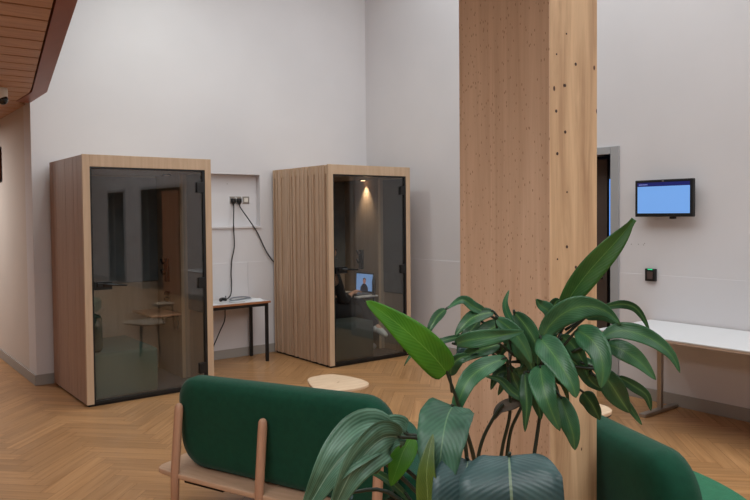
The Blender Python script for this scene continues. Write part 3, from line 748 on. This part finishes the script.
def leaf(root, kind, pts, hw, m, roll=0, fold=.25, rip=0, rf=6, node=None, stalk_r=.0035, sm=STALK, n=16, tipw=0, curl=0, droop=0, wr=0):
    """pts: (px, py, depth) from the leaf's base to its tip; hw: half width in pixels"""
    base = root.location
    P = cr([W(*p) for p in pts], max(3, n//(len(pts)-1)))
    n_ = len(P); dm = sum(p[2] for p in pts)/len(pts); hwm = hw/F_PX*dm
    bm = bmesh.new(); uv = bm.loops.layers.uv.new('UVMap'); rows = []; K = 16 if wr else 8
    ph = R_.random()*6
    for i, p in enumerate(P):
        t = i/(n_-1)
        tg = (P[min(i+1, n_-1)]-P[max(i-1, 0)]).normalized()
        view = (p-CAM).normalized()
        side = tg.cross(view); side = side.normalized() if side.length > 1e-4 else RR.copy()
        side = Matrix.Rotation(roll+curl*t, 3, tg) @ side
        nor = side.cross(tg).normalized()
        w = hwm*max(shape(kind, t), tipw*(1 if t > .5 else 0))+.0006
        row = []
        for j in range(K+1):
            u = j/K*2-1
            off = fold*abs(u)**1.3*w + rip*w*(math.sin(t*rf*2*PI+ph+u*1.2)*(u*u)+.3*math.sin(t*rf*3.3+u*4))
            off += wr*w*(math.sin(u*8+t*5+ph)+.6*math.sin(u*15-t*7+ph*2))
            row.append(bm.verts.new(p+side*(u*w)-nor*off-base+Vector((0, 0, -droop*abs(u)**2*w))))
        rows.append(row)
    for i in range(n_-1):
        for j in range(K):
            f = bm.faces.new((rows[i][j], rows[i][j+1], rows[i+1][j+1], rows[i+1][j])); f.smooth = True
            for l, (a, b) in zip(f.loops, ((j, i), (j+1, i), (j+1, i+1), (j, i+1))): l[uv].uv = (a/K, b/(n_-1))
    o = obj('leaf', bm, m, root, smooth='leaf')
    s = o.modifiers.new('thick', 'SOLIDIFY'); s.thickness = .0007
    if node is not None:
        q = [Vector(W(*k)) for k in node] if isinstance(node[0], (tuple, list)) else [Vector(node)]
        bm = bmesh.new(); path = cr(q+[P[0], P[1]], 5)
        tube(bm, [v-base for v in path], [stalk_r*(1.15-.85*(i/(len(path)-1))**2) for i in range(len(path))], 7)
        obj('stalk', bm, sm, o)
    return o
GZ = .62
base1 = Vector(W(470, 600, 1.78)); base1.z = GZ
base2 = Vector(W(520, 600, 1.95)); base2.z = GZ
# planters stand just below the frame
def planter(c, h, rad, label, name='planter'):
    r = thing(name, label, 'planter', (c.x, c.y, 0))
    bm = bmesh.new(); tube(bm, [(0, 0, 0), (0, 0, .01), (0, 0, h-.01), (0, 0, h), (0, 0, h), (0, 0, h-.05)], [rad*.8, rad*.82, rad*.98, rad, rad*.93, rad*.92], 40); obj('pot', bm, POT, r)
    bm = bmesh.new(); cyl(bm, 0, 0, h-.06, h-.035, rad*.915, 36); obj('soil', bm, SOIL, r)
mid = (base1+base2)/2
planter(mid, GZ+.03, .19, 'tall round charcoal planter holding the leafy plants in front of the column')
lily = thing('potted_lily', 'broad-leaved plant with large dark leaves and a bright green leaf, foreground left of the column', 'plant', (base1.x, base1.y, GZ))
drac = thing('potted_dracaena', 'bushy plant with drooping green strap leaves in front of the wooden column', 'plant', (base2.x, base2.y, GZ))
pb1 = [(478, 600, 1.78)]; 
# --- dracaena canes
N1 = (541, 372, 1.85); N2 = (508, 366, 1.86); N3 = (500, 408, 1.84)
for i, pts in enumerate(([(512, 600, 1.93), (505, 500, 1.92), (509, 440, 1.9), (519, 412, 1.87), N1], [(500, 600, 1.93), (497, 500, 1.92), (502, 450, 1.9), (510, 412, 1.87), N2],
                         [(470, 600, 1.9), (474, 500, 1.9), (480, 448, 1.88), (494, 417, 1.86), (503, 404, 1.85)])):
    P = cr([W(*p)-drac.location for p in pts], 6); P[0] = Vector((P[0].x*.5, P[0].y*.5, -.02))
    bm = bmesh.new(); tube(bm, P, [.0042+.001*(1-k/len(P)) for k in range(len(P))], 8); obj('stem', bm, STALK, drac)
def D(pts, hw, m=LF_D, node=N1, kind='lance', **k):
    k.setdefault('rip', .15); k.setdefault('rf', R_.uniform(1.0, 2.2))
    return leaf(drac, kind, pts, hw*.9, m, node=[node], **k)
D([(541, 340, 1.84), (549, 326, 1.83), (562, 314, 1.82), (578, 307, 1.80), (594, 307, 1.78), (609, 313, 1.77), (621, 325, 1.76)], 14, roll=.3)          # a
D([(540, 338, 1.82), (550, 350, 1.76), (561, 366, 1.72), (572, 384, 1.70), (576, 398, 1.70)], 16, roll=-.1, kind='strap')                     # b
D([(540, 366, 1.80), (543, 385, 1.75), (549, 405, 1.73), (560, 431, 1.74)], 15, roll=.1, kind='strap', rip=.08)                     # c
D([(560, 396, 1.80), (567, 415, 1.78), (573, 434, 1.77), (575, 450, 1.78)], 11, roll=.2)                     # d
D([(577, 330, 1.80), (590, 338, 1.74), (600, 352, 1.71), (603, 372, 1.70), (601, 388, 1.71)], 15, roll=.1, kind='strap', node=(560, 350, 1.84))     # e
D([(606, 344, 1.80), (622, 350, 1.77), (640, 362, 1.76), (656, 380, 1.76)], 10.5, roll=-.15, node=(575, 350, 1.84))     # f
D([(600, 339, 1.80), (616, 331, 1.78), (636, 333, 1.76), (656, 342, 1.75), (672, 356, 1.75), (680, 373, 1.75)], 9.5, roll=-.25, node=(572, 352, 1.84)) # g
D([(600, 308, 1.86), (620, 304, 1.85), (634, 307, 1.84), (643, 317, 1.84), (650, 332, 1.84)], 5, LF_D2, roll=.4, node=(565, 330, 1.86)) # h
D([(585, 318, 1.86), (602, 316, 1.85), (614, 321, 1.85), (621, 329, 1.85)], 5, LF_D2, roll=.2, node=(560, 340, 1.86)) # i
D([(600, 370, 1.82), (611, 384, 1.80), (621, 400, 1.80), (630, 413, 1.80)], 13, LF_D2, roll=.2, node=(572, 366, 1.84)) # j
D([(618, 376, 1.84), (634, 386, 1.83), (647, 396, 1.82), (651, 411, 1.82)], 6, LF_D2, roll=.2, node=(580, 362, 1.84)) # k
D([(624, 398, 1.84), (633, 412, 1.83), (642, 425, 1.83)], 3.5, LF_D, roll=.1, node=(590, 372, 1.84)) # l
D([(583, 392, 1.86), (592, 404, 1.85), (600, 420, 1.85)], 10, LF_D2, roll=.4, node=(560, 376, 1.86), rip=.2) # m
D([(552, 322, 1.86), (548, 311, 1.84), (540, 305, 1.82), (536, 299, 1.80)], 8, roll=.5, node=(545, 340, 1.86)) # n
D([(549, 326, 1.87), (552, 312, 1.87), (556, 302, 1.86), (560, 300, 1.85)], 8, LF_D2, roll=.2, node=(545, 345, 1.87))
D([(516, 326, 1.87), (508, 315, 1.87), (505, 303, 1.87), (509, 290, 1.87)], 4, roll=.2, node=(520, 345, 1.87)) # o
D([(488, 314, 1.86), (474, 307, 1.84), (462, 300, 1.82), (447, 309, 1.81)], 6, roll=.3, node=(505, 325, 1.87)) # p
D([(458, 322, 1.84), (448, 308, 1.83), (436, 318, 1.82), (427, 334, 1.82)], 5, roll=.6, LF=None) if False else None
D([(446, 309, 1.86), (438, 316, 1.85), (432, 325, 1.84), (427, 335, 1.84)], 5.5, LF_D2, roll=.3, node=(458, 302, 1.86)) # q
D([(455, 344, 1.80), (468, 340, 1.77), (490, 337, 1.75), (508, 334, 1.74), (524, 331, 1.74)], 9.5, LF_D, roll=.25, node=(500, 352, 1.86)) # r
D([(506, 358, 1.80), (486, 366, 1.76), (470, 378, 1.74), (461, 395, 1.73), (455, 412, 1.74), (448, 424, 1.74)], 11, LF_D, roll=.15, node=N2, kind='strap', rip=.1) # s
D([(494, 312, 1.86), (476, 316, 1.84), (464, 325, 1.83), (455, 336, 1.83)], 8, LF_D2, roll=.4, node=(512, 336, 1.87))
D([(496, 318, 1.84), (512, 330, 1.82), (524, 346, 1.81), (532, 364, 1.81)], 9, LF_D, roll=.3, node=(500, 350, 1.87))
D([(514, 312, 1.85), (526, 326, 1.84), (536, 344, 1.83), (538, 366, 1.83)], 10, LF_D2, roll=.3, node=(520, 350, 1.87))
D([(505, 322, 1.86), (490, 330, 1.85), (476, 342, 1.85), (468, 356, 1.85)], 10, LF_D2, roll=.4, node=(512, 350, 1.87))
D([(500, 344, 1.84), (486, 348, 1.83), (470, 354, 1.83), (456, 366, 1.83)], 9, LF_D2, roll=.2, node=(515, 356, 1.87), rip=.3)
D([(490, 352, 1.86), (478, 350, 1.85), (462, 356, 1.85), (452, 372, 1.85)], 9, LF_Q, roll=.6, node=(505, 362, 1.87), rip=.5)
D([(470, 335, 1.85), (450, 339, 1.84), (430, 345, 1.84), (414, 352, 1.84), (404, 366, 1.84)], 3.5, LF_D2, roll=.3, node=(495, 345, 1.86)) # u
D([(450, 376, 1.80), (452, 366, 1.79), (460, 358, 1.78), (470, 355, 1.78)], 8, LF_D2, roll=.2, node=(452, 392, 1.82)) # v
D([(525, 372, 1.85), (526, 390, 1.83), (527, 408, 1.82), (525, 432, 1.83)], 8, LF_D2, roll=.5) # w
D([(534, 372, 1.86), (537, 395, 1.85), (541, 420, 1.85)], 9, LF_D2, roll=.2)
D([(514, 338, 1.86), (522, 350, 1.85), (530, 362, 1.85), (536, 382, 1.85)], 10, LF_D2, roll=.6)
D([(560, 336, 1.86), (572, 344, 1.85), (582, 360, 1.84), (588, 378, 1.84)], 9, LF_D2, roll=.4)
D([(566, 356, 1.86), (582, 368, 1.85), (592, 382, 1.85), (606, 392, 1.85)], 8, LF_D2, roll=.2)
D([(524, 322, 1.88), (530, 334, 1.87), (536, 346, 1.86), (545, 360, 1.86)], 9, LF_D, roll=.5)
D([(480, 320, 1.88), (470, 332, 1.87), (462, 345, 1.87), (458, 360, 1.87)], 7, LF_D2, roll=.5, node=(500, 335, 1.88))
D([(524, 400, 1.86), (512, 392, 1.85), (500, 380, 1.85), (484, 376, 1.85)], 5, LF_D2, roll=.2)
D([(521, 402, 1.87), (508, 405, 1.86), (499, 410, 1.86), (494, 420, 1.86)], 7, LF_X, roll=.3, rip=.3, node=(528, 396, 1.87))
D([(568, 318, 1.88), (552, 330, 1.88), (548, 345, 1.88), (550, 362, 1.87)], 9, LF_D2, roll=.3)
fr = random.Random(21)
for k in range(18):
    nx, ny = fr.choice(((541, 368), (510, 362), (556, 366), (524, 380)))
    a = fr.uniform(-2.9, .1) if k % 3 else fr.uniform(.2, 2.9); ln = fr.uniform(26, 46); d0 = fr.uniform(1.88, 1.97)
    ex, ey = nx+ln*math.cos(a), ny+ln*.8*math.sin(a); ex = min(max(ex, 474), 592)
    dr = fr.uniform(8, 22)
    D([(nx+.25*(ex-nx), ny+.35*(ey-ny), d0), (nx+.6*(ex-nx), ny+.85*(ey-ny)-4, d0), (ex, ey, d0-.01), (ex+.25*(ex-nx), ey+dr, d0-.01)], fr.uniform(5, 9), fr.choice((LF_D, LF_D2, LF_D2)), roll=fr.uniform(-.8, .8), node=(nx, ny, 1.9), stalk_r=.0025)
# --- broad leaves
def P_(pts, hw, m=LF_P, node=None, kind='broad', **k):
    nd = node or [(478, 600, 1.78)]
    return leaf(lily, kind, pts, hw, m, node=nd, stalk_r=.005, n=24, **k)
G0 = (474, 600, 1.78)
P_([(447, 373, 1.70), (434, 357, 1.66), (412, 336, 1.62), (390, 318, 1.60), (366, 301, 1.58)], 17, LF_B, node=[G0, (470, 500, 1.76), (462, 420, 1.73)], roll=.15, kind='broad', fold=.12, sm=STALK)   # bright
P_([(556, 318, 1.86), (574, 292, 1.84), (592, 270, 1.82), (612, 247, 1.81), (626, 230, 1.80), (634, 218, 1.80)], 15, LF_P, node=[(500, 600, 1.85), (528, 480, 1.9), (540, 380, 1.9)], roll=.35, kind='lance', fold=.35, m2=None) if False else None
leaf(lily, 'lance', [(556, 322, 1.88), (572, 294, 1.86), (590, 270, 1.84), (610, 248, 1.82), (624, 232, 1.81), (634, 219, 1.80)], 12.5, leafmat('upright_leaf', (34, 76, 34), (66, 112, 50), (110, 146, 80), .2), roll=.25, fold=.3, node=[(505, 600, 1.85), (530, 480, 1.93), (545, 380, 1.93)], stalk_r=.005, n=22, tipw=.22)
P_([(396, 434, 1.60), (372, 433, 1.56), (350, 448, 1.53), (328, 474, 1.52), (298, 526, 1.54)], 25, LF_W, node=[G0, (455, 500, 1.70), (430, 443, 1.64)], roll=.3, rip=.12, rf=1.6, fold=.3, wr=.045, kind='lance')
P_([(400, 437, 1.57), (384, 438, 1.54), (366, 453, 1.51), (348, 478, 1.50), (326, 526, 1.52)], 21, LF_W, node=[G0, (452, 500, 1.68), (428, 445, 1.62)], roll=-.45, rip=.12, rf=1.9, fold=.3, wr=.06, kind='lance')
P_([(406, 434, 1.60), (394, 432, 1.58), (384, 440, 1.57), (376, 460, 1.57), (374, 474, 1.58)], 17, LF_W, node=[G0, (455, 500, 1.72), (430, 447, 1.66)], roll=.3, rip=.15, rf=2, wr=.06)
P_([(453, 406, 1.56), (447, 418, 1.51), (442, 445, 1.47), (438, 480, 1.46), (432, 530, 1.48)], 27, LF_P, node=[G0, (478, 490, 1.66), (466, 430, 1.60)], roll=.3, kind='broad', fold=.2, rip=.05)
P_([(430, 530, 1.45), (428, 500, 1.44), (427, 468, 1.44), (433, 434, 1.46)], 11, LF_Y, node=[G0, (440, 570, 1.55)], roll=-.2, kind='lance', fold=.2)
leaf(lily, 'trap', [(509, 456, 1.42), (510, 474, 1.38), (512, 505, 1.36), (515, 560, 1.38)], 50, LF_Q, node=[(485, 600, 1.75), (500, 500, 1.6)], stalk_r=.005, n=24, roll=.05, fold=.10, rip=.04, rf=1.2)
leaf(lily, 'trap', [(468, 460, 1.48), (466, 475, 1.44), (464, 505, 1.42), (462, 560, 1.42)], 32, LF_Q, node=[(478, 600, 1.75), (480, 500, 1.6)], stalk_r=.005, n=24, roll=-.1, fold=.1, rip=.05, rf=1.5)
P_([(412, 437, 1.66), (404, 450, 1.64), (398, 466, 1.63), (391, 486, 1.63)], 14, LF_B, node=[G0, (440, 500, 1.74), (418, 450, 1.70)], roll=.3, fold=.2, kind='lance')
P_([(410, 500, 1.72), (385, 478, 1.70), (362, 470, 1.70), (330, 482, 1.70)], 4, LF_D2, roll=.2)
P_([(352, 492, 1.66), (346, 497, 1.66), (340, 520, 1.66)], 8, LF_Q, node=[G0, (400, 500, 1.70)], roll=.3)
P_([(543, 488, 1.62), (549, 482, 1.60), (556, 495, 1.60), (560, 520, 1.60)], 7, LF_D, node=[(495, 600, 1.75)], roll=.3)
# bare leaf stalks crossing in front of the sofa
for pts in ([(440, 440, 1.64), (424, 434, 1.63), (404, 428, 1.62), (384, 419, 1.60)],):
    pass
for pts in ([G0, (452, 500, 1.74), (425, 460, 1.70), (404, 430, 1.66), (398, 426, 1.64)], [G0, (440, 500, 1.74), (416, 478, 1.72), (390, 455, 1.70), (380, 448, 1.68)], [G0, (438, 520, 1.72), (420, 496, 1.70), (398, 474, 1.68), (384, 462, 1.66)]):
    P = cr([W(*p)-lily.location for p in pts], 6); P[0] = Vector((0, 0, -.02)); bm = bmesh.new(); tube(bm, P, [.0052]*len(P), 8); obj('stem', bm, STALK, lily)

# ------------------------------------------------------------------ light
def sc_col(t): return t
light('AREA', (3.5, 3.2, 5.1), 180, (.88, .97, 1), 4.5, 6.5, target=(3.5, 3.2, 0), name='ceiling_light')
light('AREA', (3.6, -3.6, 5.1), 215, (.92, .97, 1), 4, 5, target=(3.6, -3.6, 0), name='ceiling_light')
light('SPOT', (2.2, 6.45, 4.93), 78, (.92, 1, .94), .10, spot=math.radians(112), blend=.9, target=(3.6, 6.6, 1.2), name='wall_washer')
light('AREA', (.3, 9.9, 2.7), 48, (1, .98, .95), .8, 1.6, target=(.3, 9.9, 0), name='corridor_light')
light('AREA', (-.7, .6, 2.74), 82, (.96, .98, 1), 1.2, 3, target=(-.7, .6, 0), name='column_fill')  # unseen fill added to brighten the column's left face
light('POINT', (XR+1.5, -2.2, 2.3), 4, (1, .8, .6), .2, name='side_room_light')
wd = bpy.data.worlds.new('world'); bpy.context.scene.world = wd; wd.use_nodes = True
wd.node_tree.nodes['Background'].inputs[0].default_value = (.8, .85, 1, 1); wd.node_tree.nodes['Background'].inputs[1].default_value = .05
s = bpy.context.scene
s.view_settings.view_transform = 'Standard'; s.view_settings.look = 'None'; s.view_settings.gamma = 1; s.view_settings.exposure = .22
s.view_settings.use_curve_mapping = False
s.cycles.use_denoising = True; s.cycles.max_bounces = 10; s.cycles.transparent_max_bounces = 16; s.cycles.diffuse_bounces = 5
s.cycles.sample_clamp_indirect = 6
